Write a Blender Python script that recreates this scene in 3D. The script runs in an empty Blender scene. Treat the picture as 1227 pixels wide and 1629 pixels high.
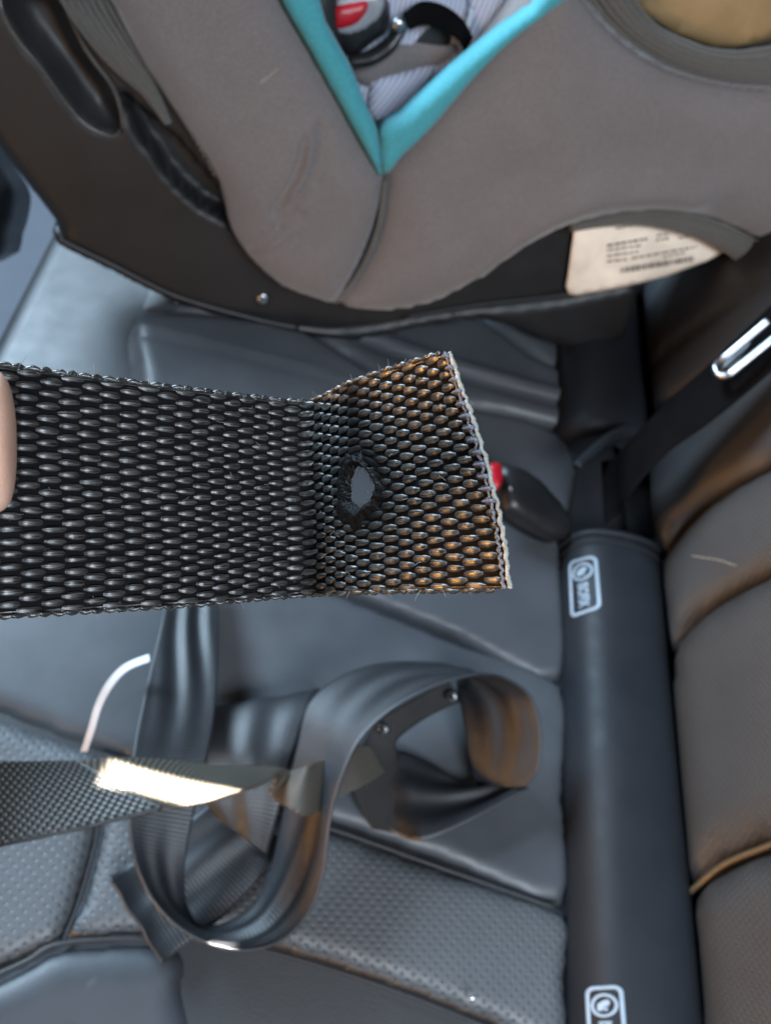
import bpy, bmesh, math, random
import numpy as np
from mathutils import Vector, Matrix
from mathutils.geometry import delaunay_2d_cdt

rnd = random.Random(7)
sc = bpy.context.scene
COL = sc.collection

# ------------------------------------------------------------------ camera
F, CX, CY, CAMH = 1254.0, 613.5, 814.5, 0.5
AY = np.array([237, -1932, 1254.0]); AY /= np.linalg.norm(AY)
AX = np.array([1, .22, .15]); AX -= AX @ AY * AY; AX /= np.linalg.norm(AX)
AZ = np.cross(AX, AY)
R = np.array([AX, AY, AZ])
CAM = np.array([0, 0, CAMH])
cam = bpy.data.cameras.new('camera')
co = bpy.data.objects.new('camera', cam); COL.objects.link(co)
right, up, back = R[:, 0], -R[:, 1], -R[:, 2]
co.matrix_world = Matrix(((right[0], up[0], back[0], 0), (right[1], up[1], back[1], 0),
                          (right[2], up[2], back[2], CAMH), (0, 0, 0, 1)))
cam.sensor_fit = 'VERTICAL'; cam.sensor_height = 36.0; cam.sensor_width = 27.1
cam.lens = F / 1629 * 36
cam.clip_start = 0.01; cam.clip_end = 50
cam.dof.use_dof = True
cam.dof.focus_distance = 0.138
cam.dof.aperture_fstop = cam.lens / 1.1
sc.camera = co

# ------------------------------------------------------------------ light
w = bpy.data.worlds.new('World'); sc.world = w; w.use_nodes = True
bg = w.node_tree.nodes['Background']
bg.inputs[0].default_value = (0.62, 0.76, 1.0, 1); bg.inputs[1].default_value = 0.035
vs = sc.view_settings
vs.view_transform = 'Standard'; vs.look = 'None'; vs.exposure = 0.0; vs.gamma = 1.0


def area(name, loc, target, sx, sy, power, col):
    l = bpy.data.lights.new(name, 'AREA'); l.shape = 'RECTANGLE'
    l.size = sx; l.size_y = sy; l.energy = power; l.color = col
    o = bpy.data.objects.new(name, l); COL.objects.link(o); o.location = loc
    o.rotation_euler = (Vector(target) - Vector(loc)).to_track_quat('-Z', 'Y').to_euler()
    return o


area('windscreen_light', (-1.05, 0.95, 1.05), (0.0, 0.3, 0.05), 0.7, 0.45, 62, (0.60, 0.81, 1.0))
area('far_window_light', (-0.85, 1.35, 0.72), (-0.1, 0.4, 0.0), 0.9, 0.5, 18, (0.60, 0.81, 1.0))
area('door_sky_light', (0.42, -0.72, 1.2), (0.02, 0.2, 0.2), 0.8, 0.5, 27, (0.80, 0.89, 1.0))
wf = area('warm_front_light', (-0.85, -0.13, 0.38), (0.03, 0.07, 0.37), 0.24, 0.18, 1.25, (1.0, 0.46, 0.11))
wf.data.spread = math.radians(42)
ws_ = area('warm_sill_light', (-0.45, -0.5, 0.06), (0.02, 0.08, 0.03), 0.22, 0.10, 0.7, (1.0, 0.50, 0.14))
ws_.data.spread = math.radians(70)


# ------------------------------------------------------------------ geometry helpers
def ray(px, py):
    return R @ np.array([(px - CX) / F, (py - CY) / F, 1.0])


def P(px, py, d):
    return CAM + ray(px, py) * d


def onz(px, py, z=0.0):
    r = ray(px, py)
    return CAM + r * ((z - CAMH) / r[2])


class Frame:
    def __init__(s, o, u, v):
        s.o = np.array(o, float); s.u = np.array(u, float) / np.linalg.norm(u)
        v = np.array(v, float); v -= v @ s.u * s.u; s.v = v / np.linalg.norm(v)
        s.n = np.cross(s.u, s.v)

    def off(s, d):
        return Frame(s.o + s.n * d, s.u, s.v)

    def px(s, px, py):
        r = ray(px, py); d = ((s.o - CAM) @ s.n) / (r @ s.n)
        q = CAM + r * d - s.o
        return np.array([q @ s.u, q @ s.v])

    def pt(s, a, b, h=0.0):
        return s.o + s.u * a + s.v * b + s.n * h


def smooth_poly(p, sub=4, closed=True):
    p = np.array(p, float); n = len(p); out = []
    rng = range(n) if closed else range(n - 1)
    for i in rng:
        if closed:
            a, b, c, d = p[i - 1], p[i], p[(i + 1) % n], p[(i + 2) % n]
        else:
            a, b, c, d = p[max(i - 1, 0)], p[i], p[i + 1], p[min(i + 2, n - 1)]
        for k in range(sub):
            t = k / sub
            out.append(0.5 * ((2 * b) + (c - a) * t + (2 * a - 5 * b + 4 * c - d) * t * t + (3 * b - a - 3 * c + d) * t ** 3))
    if not closed:
        out.append(p[-1])
    return np.array(out)


def seg_dist(q, a, b):
    ab = b - a; t = np.clip(((q - a) @ ab) / max(ab @ ab, 1e-16), 0, 1)
    return np.linalg.norm(q - (a + t[:, None] * ab), axis=1)


def poly_dist(q, poly, closed=True):
    d = np.full(len(q), 1e9); n = len(poly)
    for i in range(n if closed else n - 1):
        d = np.minimum(d, seg_dist(q, poly[i], poly[(i + 1) % n]))
    return d


def inside(q, poly):
    x, y = q[:, 0], q[:, 1]; r = np.zeros(len(q), bool); n = len(poly); j = n - 1
    for i in range(n):
        xi, yi = poly[i]; xj, yj = poly[j]
        c = ((yi > y) != (yj > y)) & (x < (xj - xi) * (y - yi) / (yj - yi + 1e-18) + xi)
        r ^= c; j = i
    return r


def thing(name, label, cat, loc, group=None):
    o = bpy.data.objects.new(name, None); COL.objects.link(o)
    o.location = tuple(loc); o.empty_display_size = 0.02
    o['label'] = label; o['category'] = cat
    if group: o['group'] = group
    return o


def mesh(name, verts, faces, mat, parent=None, uv=None, smooth=True, attr=None):
    v = np.array(verts, float).reshape(-1, 3)
    if parent is not None:
        base = np.array(parent.location); p = parent.parent
        while p is not None:
            base = base + np.array(p.location); p = p.parent
        v = v - base
    me = bpy.data.meshes.new(name)
    me.from_pydata(v.tolist(), [], [tuple(int(i) for i in f) for f in faces])
    if uv is not None:
        uv = np.array(uv, float)
        l = me.uv_layers.new(name='UVMap')
        idx = np.empty(len(me.loops), int); me.loops.foreach_get('vertex_index', idx)
        l.data.foreach_set('uv', uv[idx].ravel())
    if attr is not None:
        a = me.attributes.new('char', 'FLOAT', 'POINT'); a.data.foreach_set('value', np.array(attr, float))
    if smooth:
        me.polygons.foreach_set('use_smooth', [True] * len(me.polygons))
    me.materials.append(mat); me.update()
    o = bpy.data.objects.new(name, me); COL.objects.link(o)
    if parent is not None: o.parent = parent
    return o


def tag(o, label=None, cat=None, group=None, kind=None):
    for k, x in (('label', label), ('category', cat), ('group', group), ('kind', kind)):
        if x: o[k] = x
    return o


def pillow(name, fr, pix, mat, parent, bulge=0.01, width=0.02, res=0.008, thick=0.01, sub=3, disp=None, lines=(), uvrot=0.0, noise=0.0):
    """Cushion-like panel: outline (photo pixels on the plane fr), rounded rim, optional creases."""
    poly = np.array([fr.px(*p) for p in pix])
    if sub > 1: poly = smooth_poly(poly, sub)
    # resample
    out = []
    for i in range(len(poly)):
        a, b = poly[i], poly[(i + 1) % len(poly)]
        k = max(1, int(np.linalg.norm(b - a) / res))
        for j in range(k): out.append(a + (b - a) * j / k)
    poly = np.array(out)
    lo, hi = poly.min(0), poly.max(0)
    xs = np.arange(lo[0], hi[0], res); ys = np.arange(lo[1], hi[1], res * .87)
    g = np.array([(x + (.5 * res if j % 2 else 0), y) for j, y in enumerate(ys) for x in xs])
    g = g[inside(g, poly)]
    if len(g): g = g[poly_dist(g, poly) > res * .45]
    # extra rings near the rim so that it rounds cleanly
    pts = np.vstack([poly, g]) if len(g) else poly
    n = len(poly)
    vs_, es_, fs_, ov, oe, of = delaunay_2d_cdt([Vector(p) for p in pts], [(i, (i + 1) % n) for i in range(n)], [list(range(n))], 1, 1e-7)
    q = np.array([[v.x, v.y] for v in vs_])
    d = poly_dist(q, poly)
    t = np.clip(d / width, 0, 1)
    h = bulge * np.sqrt(np.clip(1 - (1 - t) ** 2, 0, 1))
    for (pl, amp, wd) in lines:
        pl = smooth_poly([fr.px(*p) for p in pl], 4, closed=False)
        h = h + amp * np.exp(-(poly_dist(q, pl, False) / wd) ** 2)
    if noise:
        h = h + noise * t * (np.sin(q[:, 0] * 61 + q[:, 1] * 23) + np.sin(q[:, 1] * 83 - q[:, 0] * 31 + 1.3) + .6 * np.sin(q[:, 0] * 140 + 2 * np.sin(q[:, 1] * 90)))
    if disp is not None: h = h + disp(q)
    top = fr.o + q[:, :1] * fr.u + q[:, 1:] * fr.v + h[:, None] * fr.n
    bot = fr.o + q[:, :1] * fr.u + q[:, 1:] * fr.v - thick * fr.n
    m = len(q)
    faces = []
    cnt = {}
    for f in fs_:
        f = list(f)
        a = q[f[1]] - q[f[0]]; b = q[f[2]] - q[f[0]]
        if a[0] * b[1] - a[1] * b[0] < 0: f = f[::-1]
        faces.append(f)
        for i in range(len(f)):
            cnt[(f[i], f[(i + 1) % len(f)])] = 1
    bd = [e for e in cnt if (e[1], e[0]) not in cnt]
    faces2 = [[i + m for i in f[::-1]] for f in faces]
    side = [[e[0], e[0] + m, e[1] + m, e[1]][::1] for e in bd]
    side = [[e[1], e[0], e[0] + m, e[1] + m] for e in bd]
    c, s = math.cos(uvrot), math.sin(uvrot)
    uvq = np.stack([q[:, 0] * c - q[:, 1] * s, q[:, 0] * s + q[:, 1] * c], 1)
    return mesh(name, np.vstack([top, bot]), faces + faces2 + side, mat, parent, uv=np.vstack([uvq, uvq]))


def spline(p, n):
    p = np.array(p, float); m = len(p)
    t = np.linspace(0, m - 1, n); out = []
    for x in t:
        i = min(int(x), m - 2); u = x - i
        a, b, c, d = p[max(i - 1, 0)], p[i], p[i + 1], p[min(i + 2, m - 1)]
        out.append(0.5 * (2 * b + (c - a) * u + (2 * a - 5 * b + 4 * c - d) * u * u + (3 * b - a - 3 * c + d) * u ** 3))
    return np.array(out)


def tube(name, pts, rad, mat, parent=None, n=8, sub=6, smooth=True, flat=1.0, jitter=0.0):
    p = spline(pts, (len(pts) - 1) * sub + 1) if sub > 1 else np.array(pts, float)
    r = np.interp(np.linspace(0, 1, len(p)), np.linspace(0, 1, len(rad)), rad) if hasattr(rad, '__len__') else np.full(len(p), rad)
    tn = np.gradient(p, axis=0); tn /= np.linalg.norm(tn, axis=1)[:, None] + 1e-12
    ref = np.array([0.13, 0.27, 0.95]);
    V, Fc = [], []
    for i in range(len(p)):
        a = np.cross(tn[i], ref); a /= np.linalg.norm(a) + 1e-12; b = np.cross(a, tn[i])
        for k in range(n):
            an = 2 * math.pi * k / n
            rr = r[i] * (1 + jitter * (rnd.random() - .5))
            V.append(p[i] + a * math.cos(an) * rr + b * math.sin(an) * rr * flat)
    for i in range(len(p) - 1):
        for k in range(n):
            Fc.append((i * n + k, i * n + (k + 1) % n, (i + 1) * n + (k + 1) % n, (i + 1) * n + k))
    Fc.append(tuple(range(n))[::-1]); Fc.append(tuple((len(p) - 1) * n + k for k in range(n)))
    if name is None: return V, Fc
    return mesh(name, V, Fc, mat, parent, smooth=smooth)


def ribbon(name, secs, mat, parent=None, nu=10, nv=12, thick=0.0012, bow=0.0, wave=0.0, wph=0.0, vw=0.047, planar=False):
    """Band of webbing through cross sections (left, right), with real thickness."""
    n = (len(secs) - 1) * nu + 1
    L = spline([s[0] for s in secs], n); Q = spline([s[1] for s in secs], n)
    S = np.zeros((n, nv + 1, 3))
    for j in range(nv + 1):
        t = j / nv; S[:, j] = L * (1 - t) + Q * t
    du = np.gradient(S, axis=0); dv = np.gradient(S, axis=1)
    N = np.cross(du, dv); N /= np.linalg.norm(N, axis=2)[:, :, None] + 1e-12
    mid = S[:, nv // 2]
    arc = np.concatenate([[0], np.cumsum(np.linalg.norm(np.diff(mid, axis=0), axis=1))])
    tt = np.linspace(0, 1, nv + 1)
    H = bow * np.sin(math.pi * tt)[None, :] * np.ones((n, 1))
    if wave:
        H = H + wave * np.sin(2 * math.pi * (tt[None, :] * 2.3 + wph + 0.25 * np.sin(arc[:, None] * 40))) * np.sin(math.pi * tt)[None, :] * (0.5 + 0.5 * np.sin(arc[:, None] * 30 + wph * 5))
    S = S + N * H[:, :, None]
    wd = np.linalg.norm(L - Q, axis=1).mean()
    V = np.concatenate([(S + N * thick / 2).reshape(-1, 3), (S - N * thick / 2).reshape(-1, 3)])
    uv = np.stack([np.repeat(arc, nv + 1), np.tile(tt * (vw or wd), n)], 1)
    if planar:
        dr = mid[-1] - mid[0]; dr /= np.linalg.norm(dr)
        pp = (Q - L)[:n // 2].mean(0); pp -= pp @ dr * dr; pp /= np.linalg.norm(pp)
        uv = np.stack([((S - mid[0]) @ dr).ravel(), ((S - mid[0]) @ pp).ravel()], 1)
    m = n * (nv + 1); Fc = []
    W = nv + 1
    for i in range(n - 1):
        for j in range(nv):
            a = i * W + j
            Fc.append((a, a + W, a + W + 1, a + 1)); Fc.append((a + m, a + 1 + m, a + W + 1 + m, a + W + m))
        for j, s in ((0, 1), (nv, -1)):
            a = i * W + j; f = (a, a + m, a + W + m, a + W)
            Fc.append(f if s == 1 else f[::-1])
    for i, s in ((0, -1), (n - 1, 1)):
        for j in range(nv):
            a = i * W + j; f = (a, a + m, a + 1 + m, a + 1)
            Fc.append(f if s == 1 else f[::-1])
    return mesh(name, V, Fc, mat, parent, uv=np.concatenate([uv, uv]))


def zs(l, r, zl, zr):
    return (onz(l[0], l[1], zl), onz(r[0], r[1], zr))


def disc(name, c, n, r, h, mat, parent, seg=20, dome=0.5):
    n = np.array(n, float) / np.linalg.norm(n)
    a = np.cross(n, [0.3, 0.2, 0.9]); a /= np.linalg.norm(a); b = np.cross(n, a)
    prof = [(1, -h), (1, h * .3), (.92, h * .7), (.6, h * (.7 + dome * .4)), (.25, h * (.7 + dome * .55))]
    V, Fc = [], []
    for (q, z) in prof:
        for k in range(seg):
            t = 2 * math.pi * k / seg
            V.append(np.array(c) + r * q * (a * math.cos(t) + b * math.sin(t)) + n * z)
    for i in range(len(prof) - 1):
        for k in range(seg):
            Fc.append((i * seg + k, i * seg + (k + 1) % seg, (i + 1) * seg + (k + 1) % seg, (i + 1) * seg + k))
    Fc.append(tuple((len(prof) - 1) * seg + k for k in range(seg))); Fc.append(tuple(range(seg))[::-1])
    return mesh(name, V, Fc, mat, parent)


# ------------------------------------------------------------------ materials
class NT:
    def __init__(s, name):
        s.m = bpy.data.materials.new(name); s.m.use_nodes = True
        s.t = s.m.node_tree; s.b = s.t.nodes['Principled BSDF']; s.tc = s.t.nodes.new('ShaderNodeTexCoord')

    def n(s, typ, **kw):
        x = s.t.nodes.new(typ)
        for k, v in kw.items():
            if k.startswith('i_'): x.inputs[k[2:].replace('_', ' ')].default_value = v
            else: setattr(x, k, v)
        return x

    def l(s, a, b): s.t.links.new(a, b)

    def math(s, op, a, b=None, clamp=False):
        x = s.n('ShaderNodeMath', operation=op); x.use_clamp = clamp
        for i, q in enumerate((a, b)):
            if q is None: continue
            if isinstance(q, (int, float)): x.inputs[i].default_value = q
            else: s.l(q, x.inputs[i])
        return x.outputs[0]

    def noise(s, scale, detail=3, rough=.55, coord='Object', vec=None):
        x = s.n('ShaderNodeTexNoise'); x.inputs['Scale'].default_value = scale
        x.inputs['Detail'].default_value = detail; x.inputs['Roughness'].default_value = rough
        s.l(vec if vec is not None else s.tc.outputs[coord], x.inputs['Vector']); return x.outputs['Fac']

    def mapping(s, scale=(1, 1, 1), rot=(0, 0, 0), coord='UV'):
        x = s.n('ShaderNodeMapping'); x.inputs['Scale'].default_value = scale; x.inputs['Rotation'].default_value = rot
        s.l(s.tc.outputs[coord], x.inputs['Vector']); return x.outputs[0]

    def mix(s, fac, a, b):
        x = s.n('ShaderNodeMix', data_type='RGBA')
        s.l(fac, x.inputs[0])
        for i, q in ((6, a), (7, b)):
            if isinstance(q, tuple): x.inputs[i].default_value = (*q, 1)
            else: s.l(q, x.inputs[i])
        return x.outputs[2]

    def ramp(s, fac, lo, hi):
        x = s.n('ShaderNodeMapRange'); s.l(fac, x.inputs[0])
        x.inputs[1].default_value = lo; x.inputs[2].default_value = hi; return x.outputs[0]

    def bump(s, hgt, strength=.3, dist=.0005, prev=None):
        x = s.n('ShaderNodeBump'); x.inputs['Strength'].default_value = strength; x.inputs['Distance'].default_value = dist
        s.l(hgt, x.inputs['Height'])
        if prev is not None: s.l(prev, x.inputs['Normal'])
        return x.outputs[0]

    def fin(s, col=None, rough=.5, normal=None, spec=.5, metal=0, sheen=0):
        b = s.b
        if isinstance(col, tuple): b.inputs['Base Color'].default_value = (*col, 1)
        elif col is not None: s.l(col, b.inputs['Base Color'])
        if isinstance(rough, (int, float)): b.inputs['Roughness'].default_value = rough
        else: s.l(rough, b.inputs['Roughness'])
        if normal is not None: s.l(normal, b.inputs['Normal'])
        b.inputs['Specular IOR Level'].default_value = spec; b.inputs['Metallic'].default_value = metal
        b.inputs['Sheen Weight'].default_value = sheen
        return s.m


def leather(name, c, perf=False, rough=.48, grain=900, rot=0.0, pitch=205, pdark=.55, pbump=.55, spec=.5):
    t = NT(name)
    ns = t.noise(14, 3); f = t.mix(t.ramp(ns, .3, .7), tuple(x * .82 for x in c), tuple(x * 1.12 for x in c))
    vo = t.n('ShaderNodeTexVoronoi', feature='SMOOTH_F1'); vo.inputs['Scale'].default_value = grain
    t.l(t.tc.outputs['Object'], vo.inputs['Vector'])
    bm = t.bump(vo.outputs['Distance'], .16, .0004)
    rr = t.ramp(t.noise(60, 4), 0, 1)
    rg = t.math('ADD', t.math('MULTIPLY', rr, .22), rough - .11)
    if perf:
        v2 = t.n('ShaderNodeTexVoronoi', feature='F1'); v2.inputs['Scale'].default_value = 1; v2.inputs['Randomness'].default_value = 0
        t.l(t.mapping((pitch, pitch * 1.1, 0), (0, 0, rot + math.pi / 4)), v2.inputs['Vector'])
        h = t.ramp(v2.outputs['Distance'], .10, .30)
        f = t.mix(t.ramp(v2.outputs['Distance'], .10, .22), tuple(x * pdark for x in c), f)
        bm = t.bump(h, pbump, .0008, bm)
    return t.fin(f, rg, bm, spec)


def plastic(name, c, rough=.42, grain=1400, amt=.12, spec=.5):
    t = NT(name)
    f = t.mix(t.ramp(t.noise(30, 4), .3, .75), tuple(x * .8 for x in c), tuple(x * 1.2 for x in c))
    bm = t.bump(t.noise(grain, 2), amt, .0003)
    rg = t.math('ADD', t.math('MULTIPLY', t.noise(45, 4), .2), rough - .1)
    return t.fin(f, rg, bm, spec)


def cloth(name, c, scale=1500, amt=.6, sheen=.25, c2=None):
    t = NT(name)
    f = t.mix(t.ramp(t.noise(22, 4), .3, .7), c, c2 or tuple(x * 1.18 for x in c))
    f = t.mix(t.ramp(t.noise(1100, 3), .35, .65), tuple(x * .74 for x in c), f)
    bm = t.bump(t.noise(scale, 2), amt, .0005)
    m = t.fin(f, .85, bm, .25, sheen=sheen)
    t.b.inputs['Sheen Roughness'].default_value = .5
    return m


def ribbed(name, c, pitch, rough=.6, c2=None, axis=0, amt=.8, dist=.0006, coord='UV'):
    t = NT(name)
    sp = t.n('ShaderNodeSeparateXYZ'); t.l(t.tc.outputs[coord], sp.inputs[0])
    x = sp.outputs[axis]
    s_ = t.math('SINE', t.math('MULTIPLY', x, 2 * math.pi / pitch))
    f = t.mix(t.ramp(s_, -1, .4), c2 or tuple(x_ * .55 for x_ in c), c)
    bm = t.bump(s_, amt, dist); bm = t.bump(t.noise(2500, 2), .2, .0002, bm)
    return t.fin(f, rough, bm, .4)


def webbing(name, c, pitch=.0020, rough=.42, spec=.6, hp=.0034, c2=None):
    """seat belt: ribs across the band, faint rows along it"""
    t = NT(name)
    sp = t.n('ShaderNodeSeparateXYZ'); t.l(t.tc.outputs['UV'], sp.inputs[0])
    u, v = sp.outputs[0], sp.outputs[1]
    su = t.math('SINE', t.math('MULTIPLY', u, 2 * math.pi / pitch))
    sv = t.math('SINE', t.math('MULTIPLY', v, 2 * math.pi / .0016))
    edge = t.math('ABSOLUTE', t.math('SUBTRACT', v, .0235))
    ed = t.ramp(edge, .0215, .0222)
    h = t.math('ADD', t.math('MULTIPLY', su, .7), t.math('MULTIPLY', sv, .25))
    bm = t.bump(h, .40, .0003); bm = t.bump(t.noise(1600, 3), .22, .0003, bm)
    f = t.mix(t.ramp(su, -1, .3), tuple(x * .5 for x in c), c)
    f = t.mix(ed, f, tuple(x * 1.6 for x in c))
    f = t.mix(t.ramp(t.noise(70, 3), .35, .7), f, c2 or tuple(x * 1.25 for x in c))
    return t.fin(f, rough, bm, spec)


def checkweave(name, c, pu, pv, rough=.45, spec=.6, gap=.1):
    t = NT(name)
    sp = t.n('ShaderNodeSeparateXYZ'); t.l(t.tc.outputs['UV'], sp.inputs[0])
    a = t.math('SINE', t.math('MULTIPLY', sp.outputs[0], 2 * math.pi / pu))
    b = t.math('SINE', t.math('MULTIPLY', sp.outputs[1], 2 * math.pi / pv))
    h = t.math('MULTIPLY', a, b)
    f = t.mix(t.ramp(h, .30, .9), tuple(x * gap for x in c), c)
    bm = t.bump(h, .5, .0006); bm = t.bump(t.noise(3000, 2), .3, .0002, bm)
    return t.fin(f, rough, bm, spec)


M = {}
M['leather'] = leather('leather_smooth', (.060, .065, .073), rough=.44)
M['leather_perf'] = leather('leather_perforated', (.080, .086, .093), True, rot=-.1)
M['leather_fine'] = leather('leather_fine_perforated', (.060, .066, .074), True, pitch=330, pdark=.75, pbump=.3)
M['leather_back'] = leather('leather_backrest', (.025, .024, .025), rough=.5)
M['leather_back_perf'] = leather('leather_backrest_perforated', (.030, .028, .027), True, rough=.55, rot=.2, pitch=300, pdark=.5, pbump=.55)
M['piping_back'] = leather('leather_piping_glint', (.085, .055, .03), rough=.4)  # orange glint along the seam put into the piping colour
M['leather_dark'] = leather('leather_dark', (.016, .017, .020))
M['bolster_left'] = leather('leather_bolster', (.036, .040, .047), rough=.5)
M['bolster'] = leather('leather_bolster_shaded', (.026, .023, .023), rough=.6)  # shade on the right bolster put into a darker leather colour
M['leather_roll'] = leather('leather_roll', (.013, .015, .019), spec=.26, rough=.55, grain=1500)
M['gap'] = plastic('dark_lining', (.006, .006, .007), rough=.8)
M['carpet'] = cloth('grey_carpet', (.095, .102, .12), scale=900, amt=.9)
M['shell'] = plastic('black_shell_plastic', (.011, .011, .0115), rough=.5)
M['rim'] = plastic('plastic_edge_highlight', (.06, .058, .055), rough=.28)  # highlight on the recess edge painted as paler plastic
M['black'] = plastic('black_plastic', (.014, .014, .015), rough=.35)
M['cover'] = cloth('grey_brown_cover', (.170, .153, .150), sheen=.3)
M['teal'] = cloth('teal_piping', (.06, .31, .36), sheen=.2)
M['pad'] = ribbed('lavender_grey_pad', (.48, .51, .63), .0034, .75, axis=0, amt=.5)
M['elastic'] = cloth('grey_elastic', (.10, .095, .085), sheen=.3)
M['thread'] = cloth('grey_thread', (.20, .19, .18), scale=4000)
M['tan'] = plastic('warm_glow_liner', (.32, .21, .10), rough=.35)  # warm glow inside the shell put into the colour
M['red'] = plastic('red_button', (.40, .008, .018), rough=.35)
M['chrome'] = NT('chrome').fin((.34, .35, .37), .3, None, .5, 1.0)
M['paper'] = plastic('sticker_paper', (.86, .76, .63), rough=.45, amt=.02)
M['ink'] = plastic('sticker_ink', (.11, .085, .07), rough=.6, amt=.02)
M['print'] = plastic('pale_print', (.30, .37, .44), rough=.5, amt=.02)
M['belt'] = webbing('belt_webbing', (.0085, .0102, .0135), rough=.48, spec=.8, pitch=.0021)
M['belt_dark'] = webbing('dark_belt_webbing', (.003, .003, .0034), rough=.7, spec=.03)
M['belt_inner'] = webbing('inner_strap_webbing', (.014, .013, .013), rough=.55, spec=.3)
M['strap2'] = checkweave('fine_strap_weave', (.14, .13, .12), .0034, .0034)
M['strap2_fold'] = checkweave('fine_strap_weave_sunlit', (.22, .19, .15), .0032, .0032, gap=.16)  # lighter, warmer copy of the strap weave, sunlight put into its colour
M['white'] = plastic('white_tag_fabric', (.5, .53, .58), rough=.5)
M['lint'] = plastic('lint_fibre', (.42, .37, .3), rough=.6)


def yarn_mat():
    t = NT('nylon_yarn')
    mp = t.mapping((240, 15, 1), coord='UV')
    st = t.noise(1.0, 3, .6, vec=mp)
    at = t.n('ShaderNodeAttribute', attribute_name='char')  # mask of char plus painted crease shade
    f = t.mix(t.ramp(st, .40, .62), (.003, .003, .0035), (.060, .058, .054))
    f = t.mix(at.outputs['Fac'], f, (.004, .004, .0045))
    bm = t.bump(st, .4, .0002)
    rg = t.math('ADD', t.math('ADD', t.math('MULTIPLY', st, .20), .22), t.math('MULTIPLY', at.outputs['Fac'], .3))
    m = t.fin(f, rg, bm, .8)
    t.l(t.math('SUBTRACT', .8, t.math('MULTIPLY', at.outputs['Fac'], .74)), t.b.inputs['Specular IOR Level'])
    return m


M['yarn'] = yarn_mat()
M['yarn_base'] = plastic('weft_yarn', (.004, .004, .0045), rough=.8, spec=.08)
M['char'] = plastic('charred_nylon', (.003, .003, .003), rough=.55, grain=2500, amt=.8, spec=.12)
M['melt'] = plastic('melted_nylon', (.24, .255, .24), rough=.4, grain=2500, amt=.7)
M['melt_dark'] = plastic('melted_nylon_dark', (.10, .115, .15), rough=.35, grain=2500, amt=.6)
M['filament'] = plastic('grey_filament', (.16, .16, .15), rough=.35)
M['fibre'] = plastic('loose_fibre', (.03, .03, .032), rough=.4)


def skin_mat():
    t = NT('skin')
    f = t.mix(t.ramp(t.noise(120, 4), .3, .7), (.66, .38, .27), (.74, .46, .34))
    vo = t.n('ShaderNodeTexVoronoi', feature='DISTANCE_TO_EDGE'); vo.inputs['Scale'].default_value = 1500
    t.l(t.tc.outputs['Object'], vo.inputs['Vector'])
    m = t.fin(f, .5, t.bump(vo.outputs['Distance'], .25, .0003), .4)
    t.b.inputs['Subsurface Weight'].default_value = .12; t.b.inputs['Subsurface Radius'].default_value = (.004, .0015, .0008)
    t.b.inputs['Subsurface Scale'].default_value = 1
    return m


M['skin'] = skin_mat()
M['nail'] = plastic('finger_nail', (.62, .40, .33), rough=.25, amt=.03)

# ------------------------------------------------------------------ setting: floor
G = 0.9
fl = mesh('floor', [(-2.5, -1.5, -.38), (2.5, -1.5, -.38), (2.5, 3.0, -.38), (-2.5, 3.0, -.38)], [(0, 1, 2, 3)], M['carpet'])
tag(fl, kind='structure')

# ------------------------------------------------------------------ seat cushion
Z0 = Frame((0, 0, 0), (1, 0, 0), (0, 1, 0))
cu = thing('bench_seat', 'grey leather rear bench seat with perforated quilted panels, cushion and backrest', 'bench seat', (0, .3, -.12))
# body under the panels
def rbox(name, x0, x1, y0, y1, z0, z1, r, mat, parent):
    bm = bmesh.new(); bmesh.ops.create_cube(bm, size=1)
    for v in bm.verts:
        v.co = Vector(((x0 + x1) / 2 + v.co.x * (x1 - x0), (y0 + y1) / 2 + v.co.y * (y1 - y0), (z0 + z1) / 2 + v.co.z * (z1 - z0)))
    bmesh.ops.bevel(bm, geom=bm.edges[:], offset=r, segments=4, profile=.5, affect='EDGES')
    V = [tuple(v.co) for v in bm.verts]; bm.verts.index_update()
    Fc = [[v.index for v in f.verts] for f in bm.faces]; bm.free()
    return mesh(name, V, Fc, mat, parent)
rbox('cushion_base', -.235, .30, -.30, 1.0, -.14, -.006, .02, M['leather_dark'], cu)
Zp = Z0.off(-.008)
def panel(pix, mat, bulge=.012, width=.012, off=-.008, name='cushion_panel', res=.005, **k):
    return pillow(name, Z0.off(off), pix, M[mat], cu, bulge=bulge, width=width, res=res, thick=.02, **k)
def front(q):
    return -np.clip(-.10 - q[:, 0], 0, 1) ** 1.5 * 1.7
panel([(165, 1206), (350, 1266), (530, 1322), (710, 1386), (894, 1450), (897, 1560), (898, 1680), (800, 1640), (640, 1577), (500, 1530), (390, 1503), (250, 1490), (103, 1497), (130, 1430), (157, 1330), (165, 1260)], 'leather_perf', bulge=.009)
panel([(-110, 1104), (0, 1145), (80, 1176), (160, 1206), (160, 1260), (152, 1330), (124, 1430), (97, 1497), (40, 1525), (-20, 1552), (-110, 1590)], 'leather_perf', bulge=.009)
panel([(-190, 860), (0, 815), (180, 822), (370, 886), (560, 958), (720, 1024), (893, 1095), (894, 1270), (895, 1444), (710, 1381), (530, 1317), (350, 1261), (165, 1201), (0, 1138), (-110, 1098), (-170, 1020)], 'leather', bulge=.009, width=.012)
panel([(-150, 740), (0, 700), (215, 690), (330, 660), (640, 640), (900, 700), (892, 890), (893, 1088), (720, 1018), (560, 952), (370, 880), (180, 815), (0, 808), (-150, 850)], 'leather', bulge=.009)
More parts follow.
